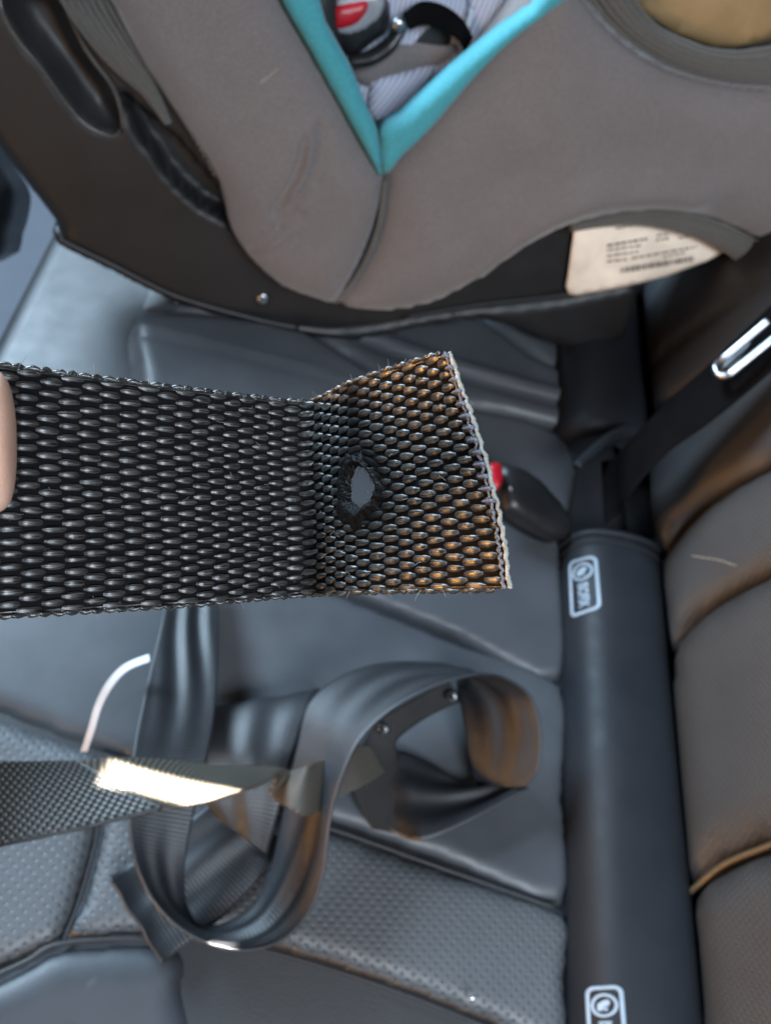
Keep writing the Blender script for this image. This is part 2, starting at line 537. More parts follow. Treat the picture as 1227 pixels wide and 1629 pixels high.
# raised centre section with stitched line
rp = panel([(203, 550), (214, 522), (250, 513), (360, 520), (480, 543), (560, 590), (650, 650), (640, 700), (400, 720), (232, 700), (214, 620)], 'leather', bulge=.022, width=.016, off=.002, sub=2, res=.006,
      lines=[([(215, 548), (330, 572), (480, 612), (640, 665)], .0022, .003), ([(215, 556), (330, 580), (480, 620), (640, 673)], -.0016, .0025)])
panel([(62, 494), (95, 435), (104, 395), (250, 420), (480, 500), (500, 540), (250, 509), (212, 517), (200, 528), (165, 508), (130, 497)], 'leather', bulge=.014, width=.014, sub=2, disp=front)
panel([(60, 499), (130, 502), (165, 513), (199, 533), (201, 552), (212, 622), (228, 705), (100, 700), (-60, 720), (-35, 650), (0, 590), (30, 545)], 'leather_fine', bulge=.014, width=.014, sub=2, disp=front)
panel([(486, 545), (560, 530), (700, 520), (760, 515), (840, 575), (914, 615), (912, 690), (906, 696), (800, 668), (655, 648), (562, 588)], 'leather', bulge=.014, sub=2,
      lines=[([(560, 540), (700, 590), (910, 650)], .004, .006), ([(560, 555), (700, 606), (910, 664)], -.003, .006)])
panel([(700, 505), (760, 470), (915, 470), (917, 610), (840, 570), (766, 513)], 'leather', bulge=.012, sub=2)
# near side bolster that drops towards the door
def drop(q):
    return -np.clip(.028 - q[:, 1], 0, 1) ** 1.6 * .35
panel([(-140, 1600), (-20, 1558), (40, 1531), (100, 1503), (250, 1496), (278, 1502), (300, 1530), (296, 1580), (320, 1700), (360, 2300), (-300, 2300)], 'bolster_left', bulge=.012, width=.02, disp=drop, off=-.010, name='bolster_panel')
def drop2(q):
    return -np.clip(.034 - q[:, 1], 0, 1) ** 1.25 * 2.6
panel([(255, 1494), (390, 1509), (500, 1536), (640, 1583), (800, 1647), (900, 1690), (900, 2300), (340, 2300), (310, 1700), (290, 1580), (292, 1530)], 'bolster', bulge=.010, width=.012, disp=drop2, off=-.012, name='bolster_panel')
# piping along the near seams
tube('seam_piping', [onz(a, b, .003 + float(front(np.array([onz(a, b)[:2]]))[0])) for a, b in [(58, 500), (95, 496), (130, 500), (165, 510), (201, 532)]], .0011, M['leather_dark'], cu, n=6)
def seam(pts, z=.0025, r=.0011, mat='leather_dark', name='seam_piping'):
    return tube(name, [onz(a, b, z) for a, b in pts], r, M[mat], cu, n=6)
seam([(166, 1203), (350, 1263), (530, 1319), (710, 1383), (893, 1447)], r=.0014)
seam([(159, 1263), (154, 1330), (127, 1430), (100, 1499)], z=-.001)
seam([(-110, 1595), (-20, 1556), (40, 1529), (100, 1500), (250, 1493), (390, 1506), (500, 1533), (640, 1580), (800, 1644)], z=.0)

# ------------------------------------------------------------------ backrest
BK = Frame((.309, 0, .03), (0, -1, 0), (.34, 0, .94))
ba = cu
def bpan(pix, mat, bulge=.013, width=.03, off=0.0, **k):
    return pillow('backrest_panel', BK.off(off), pix, M[mat], ba, bulge=bulge, width=width, res=.009, thick=.03, sub=2, **k)
bpan([(1036, 800), (1040, 720), (1062, 655), (1227, 545), (1330, 480), (1330, 700), (1227, 745), (1150, 787), (1092, 836), (1056, 895), (1046, 860)], 'leather_back', bulge=.012)
bpan([(1058, 900), (1094, 840), (1152, 791), (1227, 750), (1330, 705), (1330, 872), (1227, 917), (1150, 957), (1098, 999), (1072, 1040), (1062, 970)], 'leather_back_perf', bulge=.010)
bpan([(1074, 1050), (1101, 1003), (1152, 961), (1227, 922), (1330, 876), (1330, 1310), (1227, 1349), (1160, 1377), (1106, 1420), (1092, 1310), (1080, 1170)], 'leather_back_perf')
bpan([(1110, 1428), (1162, 1383), (1227, 1355), (1330, 1316), (1330, 1800), (1128, 1800), (1120, 1600), (1113, 1500)], 'leather_back_perf')
bpan([(1030, 520), (1026, 380), (1060, 260), (1330, 240), (1330, 470), (1227, 538), (1062, 648), (1040, 640)], 'leather_dark', bulge=.012, lines=[([(1040, 600), (1110, 540), (1227, 460)], -.006, .004)])
tube('backrest_piping', [BK.pt(*BK.px(a, b), .006) for a, b in [(1108, 1424), (1161, 1380), (1227, 1352), (1330, 1313)]], .002, M['piping_back'], ba, n=6)
mesh('backrest_core', [BK.pt(-1.0, -.10, -.035), BK.pt(.30, -.10, -.035), BK.pt(.30, .6, -.035), BK.pt(-1.0, .6, -.035), BK.pt(-1.0, -.10, -.12), BK.pt(.30, -.10, -.12), BK.pt(.30, .6, -.12), BK.pt(-1.0, .6, -.12)],
     [(0, 1, 2, 3), (7, 6, 5, 4), (0, 4, 5, 1), (1, 5, 6, 2), (2, 6, 7, 3), (3, 7, 4, 0)], M['gap'], ba, smooth=False)

# ------------------------------------------------------------------ anchor rolls between cushion and backrest
RX, RZ, RR = .271, -.006, .040
def roll_mesh(name, y0, y1, mat, parent, endr=.010, rr=RR):
    ys = [y0, y0, y0 + endr * .3, y0 + endr] + list(np.linspace(y0 + endr, y1 - endr, 24))[1:-1] + [y1 - endr, y1 - endr * .3, y1, y1]
    rs = [.02, rr - endr, rr - endr * .35, rr] + [rr] * 22 + [rr, rr - endr * .35, rr - endr, .02]
    n = 40; V, Fc = [], []
    for y, r in zip(ys, rs):
        for k in range(n):
            a = 2 * math.pi * k / n
            # slightly squared section
            c, s = math.cos(a), math.sin(a)
            q = 1.0 / (abs(c) ** 2.6 + abs(s) ** 2.6) ** (1 / 2.6)
            V.append((RX + r * q * c, y, RZ + r * q * s))
    for i in range(len(ys) - 1):
        for k in range(n):
            Fc.append((i * n + k, (i + 1) * n + k, (i + 1) * n + (k + 1) % n, i * n + (k + 1) % n))
    return mesh(name, V, Fc, mat, parent)
def oncyl(px, py, rr=RR):
    r = ray(px, py)
    lo, hi = 0.2, 1.2
    def fz(d):
        p = CAM + r * d; return (abs(p[0] - RX) ** 2.6 + abs(p[2] - RZ) ** 2.6) ** (1 / 2.6) - rr
    prev = fz(.2); d = .2
    while d < 1.2:
        d += .002
        if fz(d) < 0: break
    a, b = d - .002, d
    for _ in range(30):
        m_ = (a + b) / 2
        if fz(m_) < 0: b = m_
        else: a = m_
    p = CAM + r * b
    return math.atan2(p[2] - RZ, p[0] - RX), p[1]
def cylpt(th, y, h=0.0, rr=RR):
    c, s = math.cos(th), math.sin(th); q = 1.0 / (abs(c) ** 2.6 + abs(s) ** 2.6) ** (1 / 2.6)
    return np.array([RX + (rr * q + h) * c, y, RZ + (rr * q + h) * s])
ro = thing('anchor_roll', 'long dark leather anchor roll with two pale printed badges beside the backrest', 'seat trim', (RX, .16, -.04))
roll_mesh('roll_body', -.10, .338, M['leather_roll'], ro)
def ring(y, rr, r, name, mat, a0=-.3, a1=math.pi + .3):
    return tube(name, [cylpt(a0 + (a1 - a0) * k / 14, y, 0, rr) for k in range(15)], r, M[mat], ro, n=8, sub=2)
ring(.331, RR, .003, 'end_piping', 'leather_roll')
ring(.322, RR, .0012, 'end_seam', 'gap')
tube('side_piping', [cylpt(.42, y, 0.0005) for y in np.linspace(-.09, .325, 12)], .0016, M['leather_roll'], ro, n=6, sub=2)
def badge(q, text):
    C4 = [oncyl(*p) for p in q]   # top-left, top-right, bottom-right, bottom-left
    def mp(a, b, h=.0007):
        th = (C4[0][0] * (1 - a) + C4[1][0] * a) * (1 - b) + (C4[3][0] * (1 - a) + C4[2][0] * a) * b
        y = (C4[0][1] * (1 - a) + C4[1][1] * a) * (1 - b) + (C4[3][1] * (1 - a) + C4[2][1] * a) * b
        return cylpt(th, y, h)
    ASP = 2.25                     # height / width
    def loop_strip(name, outer, inner, par, h=.0007):
        n = len(outer); V = [mp(*p, h) for p in outer] + [mp(*p, h) for p in inner] + [mp(*p, -.0003) for p in outer] + [mp(*p, -.0003) for p in inner]; Fc = []
        for i in range(n):
            j = (i + 1) % n
            Fc += [(i, n + i, n + j, j), (i, j, 2 * n + j, 2 * n + i), (n + i, 3 * n + i, 3 * n + j, n + j)]
        return mesh(name, V, Fc, M['print'], par)
    def rrect(ins, rad):
        out = []
        x0, x1, y0, y1 = ins, 1 - ins, ins / ASP, 1 - ins / ASP
        for cx, cy, s0 in ((x1 - rad, y0 + rad / ASP, -90), (x1 - rad, y1 - rad / ASP, 0), (x0 + rad, y1 - rad / ASP, 90), (x0 + rad, y0 + rad / ASP, 180)):
            for k in range(7):
                t = math.radians(s0 + 15 * k); out.append((cx + rad * math.cos(t), cy + rad * math.sin(t) / ASP))
        return out
    fr = loop_strip('badge_frame', rrect(0, .24), rrect(.11, .15), ro)
    def circ(r): return [(.5 + r * math.cos(t), .26 + r * math.sin(t) / ASP) for t in np.linspace(0, 2 * math.pi, 29)[:-1]]
    loop_strip('badge_ring', circ(.355), circ(.27), fr)
    # child-in-seat pictogram: head dot and bent body
    def blob(name, pts):
        pts = [(.5 + x, .26 + y / ASP) for x, y in pts]
        V = [mp(*p, .0007) for p in pts]; return mesh(name, V, [tuple(range(len(pts)))], M['print'], fr)
    blob('pictogram', [(-.17, .14), (-.16, -.05), (-.02, -.13), (.10, -.17), (.17, -.08), (.12, .02), (.02, .05), (-.03, .14), (-.09, .17)])
    blob('pictogram', [(.05 + .05 * math.cos(t), .12 + .05 * math.sin(t)) for t in np.linspace(0, 2 * math.pi, 13)[:-1]])
    # lettering, read from the ring downwards, letter tops to the right
    cu_ = bpy.data.curves.new('lettering', 'FONT'); cu_.body = text; cu_.size = 1.0; cu_.resolution_u = 3
    cu_.extrude = 0.0; cu_.offset = .03
    to = bpy.data.objects.new('lettering', cu_); COL.objects.link(to)
    dg = bpy.context.evaluated_depsgraph_get(); me = bpy.data.meshes.new_from_object(to.evaluated_get(dg))
    bm = bmesh.new(); bm.from_mesh(me); bmesh.ops.triangulate(bm, faces=bm.faces[:])
    V = np.array([v.co[:] for v in bm.verts]); Fc = [[v.index for v in f.verts] for f in bm.faces]; bm.free()
    bpy.data.objects.remove(to); bpy.data.curves.remove(cu_); bpy.data.meshes.remove(me)
    x0, x1, y0, y1 = V[:, 0].min(), V[:, 0].max(), V[:, 1].min(), V[:, 1].max()
    T = [mp(.34 + (y - y0) / (y1 - y0) * .34, .47 + (x - x0) / (x1 - x0) * .43, .0007) for x, y, _ in V]
    mesh('lettering', T, Fc, M['print'], fr, smooth=False)
badge([(905, 896), (951, 884), (958, 969), (909, 986)], 'ISOFIX')
badge([(932, 1571), (992, 1567), (1002, 1690), (938, 1694)], 'ISOFIX')

rf = thing('anchor_guide', 'plain grey leather anchor roll with lipped end under the child seat edge', 'seat trim', (RX, .5, -.04))
roll_mesh('roll_body', .435, .70, M['leather_roll'], rf, rr=.042)
tube('lip', [onz(a, b, .045) for a, b in [(918, 742), (940, 722), (970, 700), (1000, 687), (1016, 690), (1022, 705)]], [.004, .005, .006, .006, .005, .004], M['leather_roll'], rf, n=10)
pillow('slot_floor', Z0.off(-.02), [(930, 760), (1015, 700), (1040, 830), (1030, 860), (930, 850)], M['gap'], rf, bulge=.002, width=.01, thick=.01)

# ------------------------------------------------------------------ red-button buckle
bk = thing('belt_buckle', 'black seat belt buckle with red release button poking out behind the strap end', 'buckle', onz(850, 800))
BF = Frame(onz(850, 800, .03), onz(900, 850, .012) - onz(795, 755, .045), onz(860, 770, .03) - onz(835, 830, .03))
pillow('buckle_body', BF, [(797, 742), (808, 740), (840, 752), (880, 790), (908, 832), (905, 852), (885, 858), (840, 836), (808, 812), (800, 785)], M['black'], bk, bulge=.008, width=.012, res=.004, thick=.012)
pillow('release_button', BF.off(.006), [(779, 742), (789, 735), (797, 742), (799, 762), (794, 778), (785, 774)], M['red'], bk, bulge=.003, width=.004, res=.002, thick=.008)
disc('rivet', BF.pt(*BF.px(799, 783), .010), BF.n, .0022, .0012, M['chrome'], bk)

# ------------------------------------------------------------------ anchor strap with chrome adjuster
st = thing('anchor_strap', 'dark webbing strap running from the anchor slot up to the child seat', 'strap', oncyl and onz(985, 790, .02))
def BKp(px, py, h): return BK.off(h).pt(*BK.off(h).px(px, py))
ribbon('webbing', [(P(958, 735, .64), P(962, 835, .60)), (P(980, 728, .625), P(985, 815, .595)), (P(1000, 705, .60), P(1000, 790, .575)),
                   (P(1060, 642, .585), P(1060, 722, .565)), (P(1130, 580, .57), P(1130, 672, .555)), (P(1227, 487, .55), P(1227, 592, .54)), (P(1320, 400, .53), P(1320, 500, .52))],
       M['belt_dark'], st, thick=.0016)
ad = thing('strap_adjuster', 'chrome strap adjuster with two parallel bars on the dark anchor strap', 'adjuster', P(1190, 550, .54))
def bar(a, b, d, r):
    A, B = P(*a, d), P(*b, d - .012)
    tube('bar', [A, A + (B - A) * .02, A + (B - A) * .5, A + (B - A) * .98, B], [r * .5, r * .8, r * .8, r * .8, r * .5], M['chrome'], ad, n=12, sub=3)
bar((1149, 573), (1222, 511), .548, .0036)
bar((1160, 597), (1268, 510), .543, .0036)
tube('end_loop', [P(1146, 575, .551), P(1139, 585, .549), P(1145, 597, .546), P(1158, 598, .543)], .0028, M['chrome'], ad, n=10)
pillow('centre_plate', Frame(P(1200, 548, .553), P(1270, 490, .545) - P(1150, 588, .556), P(1190, 530, .553) - P(1200, 550, .553)), [(1150, 580), (1222, 520), (1262, 512), (1162, 592)], M['black'], ad, bulge=.001, width=.002, res=.005, thick=.003)

# ------------------------------------------------------------------ child seat
ux = np.array([.98, .2, 0]); nh = np.array([.2, -.98, 0])
W = Frame((0, .492, 0), ux, .97 * np.array([0, 0, 1.]) - .25 * nh)
cs = thing('child_seat', 'dark child car seat with grey brown cover and teal piping on the bench', 'child seat', (0.02, .58, .02))
rec = np.array([W.px(*p) for p in [(5, -30), (20, 35), (70, 100), (125, 175), (165, 202), (190, 203), (197, 180), (183, 130), (140, 70), (85, -30)]])
rec = smooth_poly(rec, 3)
dk = np.array([W.px(*p) for p in [(192, 125), (215, 150), (290, 215), (350, 290), (420, 350), (400, 390), (360, 345), (320, 325), (275, 285), (225, 215), (198, 175)]])
def shell_disp(q):
    s1 = np.where(inside(q, rec), 1, -1) * poly_dist(q, rec)
    s2 = np.where(inside(q, dk), 1, -1) * poly_dist(q, dk)
    return -.018 * np.clip(s1 / .014, 0, 1) ** .8 - .02 * np.clip(s2 / .004, 0, 1)
pillow('shell', W, [(-120, -120), (-110, 60), (-60, 150), (0, 236), (90, 352), (92, 383), (180, 430), (280, 478), (400, 512), (500, 530), (700, 512), (900, 470), (1010, 440), (1080, 420), (1150, 395), (1250, 330), (1300, 200), (1300, 60), (985, -40), (900, -60), (740, 100), (604, 200), (545, 100), (470, -120)],
       M['shell'], cs, bulge=.012, width=.016, res=.0038, thick=.03, sub=2, disp=shell_disp)
tube('recess_rim', [W.pt(*p, .0125) for p in rec], .0016, M['rim'], cs, n=6, sub=1)
base = pillow('base', W.off(.006), [(92, 362), (180, 412), (280, 458), (400, 496), (520, 512), (640, 497), (760, 478), (900, 462), (1004, 440), (1013, 470), (1004, 515), (975, 543), (920, 553), (870, 541), (815, 518), (760, 506), (700, 512), (640, 524), (560, 540), (475, 529), (400, 513), (280, 480), (180, 430), (110, 398), (88, 382)],
       M['shell'], cs, bulge=.010, width=.010, res=.006, thick=.05, sub=2)
tube('base_rail', [W.off(.012).pt(*W.off(.012).px(a, b)) for a, b in [(95, 380), (115, 391), (180, 422), (280, 471), (400, 506), (475, 522)]], .003, M['shell'], base, n=8)
tube('mould_line', [W.off(.0165).pt(*W.off(.0165).px(a, b)) for a, b in [(640, 505), (760, 485), (900, 468), (985, 448)]], .0012, M['shell'], base, n=6)
Wc = W.off(.026)
disc('screw_head', W.pt(*W.px(417, 463), .0125), W.n, .0058, .003, M['chrome'], cs)
wr = [([(482, 205), (474, 240), (455, 280), (432, 318)], -.0053, .0022), ([(504, 185), (500, 222), (490, 255), (468, 300), (438, 338)], -.0066, .0020), ([(518, 195), (512, 235), (498, 272)], -.0031, .0018),
      ([(398, 388), (422, 362), (448, 338), (476, 320)], -.0048, .0022), ([(410, 398), (440, 378), (468, 354)], -.0026, .0018), ([(492, 215), (483, 255), (460, 297)], .0035, .0025)]
pillow('cover', Wc, [(120, -120), (175, 0), (235, 110), (300, 208), (348, 286), (362, 345), (376, 378), (402, 412), (446, 450), (500, 470), (531, 476), (556, 440), (578, 398), (598, 342), (608, 276), (575, 222), (540, 155), (490, 68), (447, -5), (400, -120)],
       M['cover'], cs, bulge=.022, width=.034, res=.0028, thick=.02, sub=2, lines=wr, noise=.0007)
pillow('cover', Wc.off(-.004), [(533, 479), (590, 489), (650, 486), (720, 462), (790, 412), (850, 376), (920, 347), (1000, 333), (1090, 337), (1160, 358), (1227, 392), (1320, 430), (1320, 100), (1227, 126), (1130, 114), (1040, 84), (975, 36), (925, -20), (890, -90), (840, -20), (800, 40), (700, 160), (613, 268), (602, 342), (582, 400), (558, 444)],
       M['cover'], cs, bulge=.024, width=.04, res=.006, thick=.02, sub=2, noise=.0009, lines=[([(760, 420), (850, 340), (960, 300), (1090, 300)], .006, .012)])
tube('cover_seam', [Wc.pt(*Wc.px(a, b), h) for a, b, h in [(532, 476, .004), (557, 441, .010), (581, 398, .012), (600, 342, .012), (609, 280, .009)]], .0018, M['elastic'], cs, n=6)
Wt = Wc.off(.012)
pillow('piping', Wt, [(430, -40), (492, -40), (520, 40), (560, 110), (588, 180), (601, 208), (608, 278), (590, 255), (540, 165), (490, 75)], M['teal'], cs, bulge=.007, width=.008, res=.003, thick=.012, sub=2)
pillow('piping', Wt.off(.001), [(609, 280), (606, 208), (640, 186), (720, 112), (800, 47), (850, 12), (885, -40), (950, -40), (890, 8), (820, 60), (760, 118), (690, 200), (640, 248)], M['teal'], cs, bulge=.007, width=.008, res=.003, thick=.012, sub=2)
# inside of the seat, seen through the V
pad = pillow('inner_pad', W.off(-.026), [(380, -160), (470, -20), (560, 160), (607, 260), (700, 200), (900, 30), (980, -160)], M['pad'], cs, bulge=.01, width=.03, res=.006, thick=.02, sub=1, noise=.001)
pillow('pad_bolster', W.off(-.014), [(590, 200), (592, 130), (640, 118), (690, 105), (676, 150), (660, 200), (620, 235)], M['pad'], cs, bulge=.005, width=.014, res=.004, thick=.01, sub=3, uvrot=.5)
pillow('pad_bolster', W.off(-.012), [(745, 90), (748, 40), (755, -30), (860, -30), (840, 10), (800, 60), (740, 130)], M['pad'], cs, bulge=.005, width=.016, res=.004, thick=.01, sub=3, uvrot=.15)
pillow('crotch_pad', W.off(-.018), [(560, 110), (640, 60), (730, 70), (700, 105), (640, 118), (590, 140)], M['cover'], cs, bulge=.006, width=.012, res=.004, thick=.01, sub=3)
hb = pillow('harness_buckle', W.off(-.012), [(470, -60), (560, -40), (610, -10), (622, 20), (616, 50), (590, 70), (560, 90), (525, 70), (505, 20)], M['black'], cs, bulge=.014, width=.016, res=.004, thick=.012, sub=3)
pillow('buckle_bezel', W.off(.0), [(522, 20), (530, -2), (560, -12), (600, -14), (612, 0), (606, 24), (585, 46), (555, 56), (530, 48)], plastic('grey_bezel', (.25, .26, .28), .3), hb, bulge=.004, width=.004, res=.003, thick=.006, sub=3)
pillow('red_button', W.off(.003), [(527, 30), (534, 8), (560, 2), (586, 0), (584, 20), (566, 40), (542, 47), (530, 44)], M['red'], hb, bulge=.004, width=.006, res=.003, thick=.005, sub=3)
tube('buckle_tongue', [W.pt(*W.px(a, b), .0) for a, b in [(556, 98), (590, 92), (620, 72), (640, 45)]], [.005, .007, .007, .004], M['black'], hb, n=10, flat=.7)
disc('tongue_pin', W.pt(*W.px(632, 36), .006), W.n, .0045, .003, M['chrome'], hb)
ribbon('harness_strap', [tuple(W.pt(*W.px(*p), h) for p, h in ((a, 0.0), (b, .004))) for a, b in [((640, 22), (650, 46)), ((670, 2), (672, 38)), ((705, 8), (700, 44)), ((735, 30), (728, 62)), ((752, 60), (738, 80))]], M['belt_dark'], cs, thick=.002)
disc('strap_slot', W.pt(*W.px(690, 72), -.018), W.n, .016, .004, M['black'], cs, seg=24)
tube('thread_tab', [W.pt(*W.px(a, b), -.018) for a, b in [(660, 92), (657, 104), (654, 116)]], .0022, plastic('straw_thread', (.4, .38, .26), .7), cs, n=6)
tube('strap_edge', [W.pt(*W.px(a, b), -.008) for a, b in [(755, 20), (748, 50), (742, 74)]], .0016, M['white'], cs, n=6)
# elastic edgings: separate ribs
def ribs(a, b, k, r, off, mat='elastic'):
    for i in range(k):
        t = (i + .5) / k
        pts = [Wc.pt(*Wc.px(p[0] * (1 - t) + q[0] * t, p[1] * (1 - t) + q[1] * t), off + .004 * math.sin(math.pi * t)) for p, q in zip(a, b)]
        tube('elastic_rib', pts, r, M[mat], cs, n=6, jitter=.12)
ribs([(915, -30), (970, 38), (1040, 88), (1130, 118), (1227, 128), (1300, 110)], [(990, -30), (1040, 36), (1105, 68), (1160, 78), (1227, 68), (1300, 50)], 6, .0022, .004)
ribs([(905, 353), (1000, 335), (1090, 338), (1160, 360), (1227, 394), (1310, 440)], [(905, 360), (1000, 351), (1085, 366), (1145, 392), (1180, 425), (1214, 482)], 6, .0026, .003)
ribs([(78, -30), (106, 22), (146, 75), (184, 115), (226, 150), (262, 195)], [(160, -30), (185, 22), (215, 75), (236, 108), (252, 150), (270, 196)], 7, .0016, -.002)
def stitches(pts, off, ln=.0028, gap=.0016, r=.00045, zig=.0):
    p = spline([Wc.pt(*Wc.px(a, b), off) for a, b in pts], 400)
    arc = np.concatenate([[0], np.cumsum(np.linalg.norm(np.diff(p, axis=0), axis=1))])
    at = lambda x: np.array([np.interp(x, arc, p[:, k]) for k in range(3)])
    V, Fc = [], []; x = 0; k = 0
    while x + ln < arc[-1]:
        z = zig * (1 if k % 2 else -1)
        a, b = at(x), at(x + ln); a = a + Wc.v * z; b = b - Wc.v * z
        v_, f_ = tube(None, [a, (a + b) / 2 + Wc.n * .0004, b], [r * .6, r, r * .6], None, n=5, sub=2)
        o = len(V); V += v_; Fc += [tuple(q + o for q in f) for f in f_]; x += ln + gap; k += 1
    o = mesh('stitching', V, Fc, M['thread'], cs); o['kind'] = 'stuff'
stitches([(920, -12), (962, 38), (1035, 92), (1130, 123), (1227, 133)], .014, zig=.0012)
stitches([(905, 350), (1000, 331), (1090, 334), (1160, 355), (1227, 389)], .012)
stitches([(185, 0), (240, 105), (300, 200), (345, 280)], .006)
pillow('side_liner', W.off(.016), [(985, -60), (1040, 30), (1110, 66), (1165, 76), (1240, 60), (1340, 30), (1340, -80)], M['tan'], cs, bulge=.004, width=.02, res=.008, thick=.004, sub=2)
# sticker
Ws = W.off(.0185)
sk = pillow('sticker', Ws, [(917, 330), (916, 352), (904, 440), (901, 456), (906, 468), (918, 470), (1000, 455), (1060, 440), (1125, 416), (1162, 396), (1170, 388), (1200, 330)], M['paper'], cs, bulge=.0008, width=.002, res=.005, thick=.0008, sub=1)
def bars(name, rows):
    V, Fc = [], []
    for (x0, y0, x1, y1, hgt, gaps) in rows:
        L_ = math.hypot(x1 - x0, y1 - y0); t = 0
        while t < 1:
            wl = rnd.uniform(*gaps[0]) / L_; e = min(1, t + wl)
            a = (x0 + (x1 - x0) * t, y0 + (y1 - y0) * t); b = (x0 + (x1 - x0) * e, y0 + (y1 - y0) * e)
            i = len(V); f2 = Ws.off(.0013)
            for p in (a, b, (b[0] + .1 * hgt, b[1] + hgt), (a[0] + .1 * hgt, a[1] + hgt)):
                V.append(f2.pt(*f2.px(*p)))
            Fc.append((i, i + 3, i + 2, i + 1)); t = e + rnd.uniform(*gaps[1]) / L_
    return mesh(name, V, Fc, M['ink'], sk, smooth=False)
wd = ((4, 12), (1.5, 3))
bars('fine_print', [(942, 358, 980, 354, 2.6, wd), (980, 362, 1020, 355, 2.6, wd), (966, 389, 1030, 378, 4, wd), (966, 397, 1022, 389, 2.6, wd), (966, 406, 1016, 399, 2.6, wd), (966, 415, 1000, 411, 2.6, wd),
                    (1045, 374, 1065, 370, 2.6, wd), (1044, 381, 1066, 377, 3, wd), (1076, 369, 1096, 368, 2.4, wd), (1080, 378, 1098, 374, 2.4, wd), (1005, 410, 1110, 391, 2.6, wd), (1055, 408, 1090, 401, 2.4, wd)])
bars('bar_code', [(988, 426, 1104, 407, 9, ((1.5, 5), (1.2, 3)))])

# ------------------------------------------------------------------ front seat edge seen at the far left
fs = thing('front_seat', 'black lower corner of the front seat at the left edge over the carpet', 'seat', onz(-60, 320, -.3))
Ff = Frame(P(-40, 320, .80), AX @ np.eye(3) if False else np.array([1., 0, 0]), np.array([0, .6, .8]))
pillow('seat_side', Ff, [(-260, 180), (-60, 200), (-12, 262), (12, 300), (14, 330), (2, 375), (-30, 420), (-260, 460)], M['black'], fs, bulge=.03, width=.04, res=.012, thick=.06)
pillow('seat_trim', Ff.off(.02), [(-260, 230), (-80, 240), (-30, 300), (-28, 330), (-60, 380), (-260, 420)], M['leather_dark'], fs, bulge=.02, width=.03, res=.012, thick=.01)

# ------------------------------------------------------------------ seat belt heap
b1 = thing('seat_belt', 'long black seat belt lying in an open S loop across the cushion', 'seat belt', onz(420, 1400))
A = [((268, 900), (345, 900), .02, .02), ((260, 970), (346, 970), .035, .03), ((240, 1060), (346, 1060), .05, .042), ((216, 1170), (338, 1160), .058, .048), ((205, 1260), (313, 1270), .06, .048),
     ((207, 1340), (295, 1360), .056, .04), ((232, 1415), (293, 1420), .05, .026), ((275, 1468), (301, 1452), .046, .014), ((330, 1500), (322, 1474), .044, .008),
     ((390, 1512), (362, 1467), .043, .008), ((445, 1498), (402, 1441), .044, .012), ((490, 1455), (430, 1385), .047, .02), ((515, 1390), (446, 1320), .052, .028), ((527, 1300), (460, 1250), .060, .036),
     ((545, 1235), (475, 1180), .068, .042), ((575, 1175), (492, 1118), .075, .045), ((625, 1128), (540, 1078), .080, .044), ((690, 1092), (605, 1056), .083, .042), ((740, 1077), (680, 1054), .083, .040),
     ((772, 1073), (725, 1062), .080, .036), ((805, 1079), (728, 1092), .074, .030), ((845, 1108), (735, 1130), .064, .024), ((862, 1165), (743, 1180), .052, .018), ((858, 1222), (752, 1232), .040, .012), ((836, 1252), (764, 1250), .030, .008)]
ribbon('webbing', [zs(*a) for a in A], M['belt'], b1, nu=8, nv=28, wave=.0018, bow=-.001)
b2 = thing('seat_belt', 'short folded tail of seat belt turned under at the right of the loop', 'seat belt', onz(740, 1290))
ribbon('webbing', [zs((842, 1254), (790, 1240), .026, .010), zs((832, 1259), (765, 1248), .026, .006), zs((800, 1278), (727, 1242), .024, .006), zs((742, 1310), (690, 1218), .022, .008), zs((676, 1337), (638, 1195), .020, .012), zs((634, 1328), (600, 1205), .010, .008), zs((575, 1290), (560, 1210), .006, .004)],
       M['belt'], b2, nv=20, wave=.0030, wph=.3)
b3 = thing('seat_belt', 'seat belt piece humped behind the left arm of the loop', 'seat belt', onz(400, 1220))
ribbon('webbing', [zs((318, 1165), (512, 1100), .002, .004), zs((322, 1128), (505, 1098), .020, .024), zs((328, 1150), (492, 1128), .030, .036), zs((326, 1190), (474, 1180), .034, .038), zs((322, 1230), (458, 1232), .032, .034), zs((324, 1268), (444, 1290), .026, .026), zs((345, 1300), (424, 1362), .016, .010)],
       M['belt'], b3, nv=18, wave=.001)
b4 = thing('seat_belt', 'flat crossing piece of seat belt with its end sticking out lower left', 'seat belt', onz(270, 1420))
ribbon('webbing', [zs((350, 1262), (468, 1352), .004, .005), zs((325, 1284), (440, 1373), .006, .006), zs((255, 1340), (355, 1458), .008, .007), zs((200, 1378), (285, 1512), .012, .010), zs((172, 1396), (258, 1534), .020, .014)],
       M['belt'], b4, nv=18, wave=.0012)
b5 = thing('retainer_strap', 'narrow dark strap with two metal snaps inside the belt loop', 'strap', onz(640, 1190))
ribbon('strap_body', [zs((716, 1086), (737, 1114), .030, .024), zs((680, 1100), (700, 1130), .028, .022), zs((640, 1122), (662, 1152), .026, .020), zs((602, 1148), (630, 1180), .022, .016), zs((572, 1195), (636, 1206), .016, .012), zs((556, 1252), (640, 1264), .012, .010), zs((592, 1318), (640, 1328), .008, .008)],
       M['belt_inner'], b5, nv=8, thick=.002)
for p, z in (((609, 1160), .026), ((719, 1108), .032)):
    sn = disc('snap', onz(*p, z), (-.2, -.5, .8), .0036, .0020, M['chrome'], b5)
    disc('snap_core', onz(p[0] + 1, p[1] + 1, z + .002), (-.2, -.5, .8), .0017, .0018, M['black'], sn)

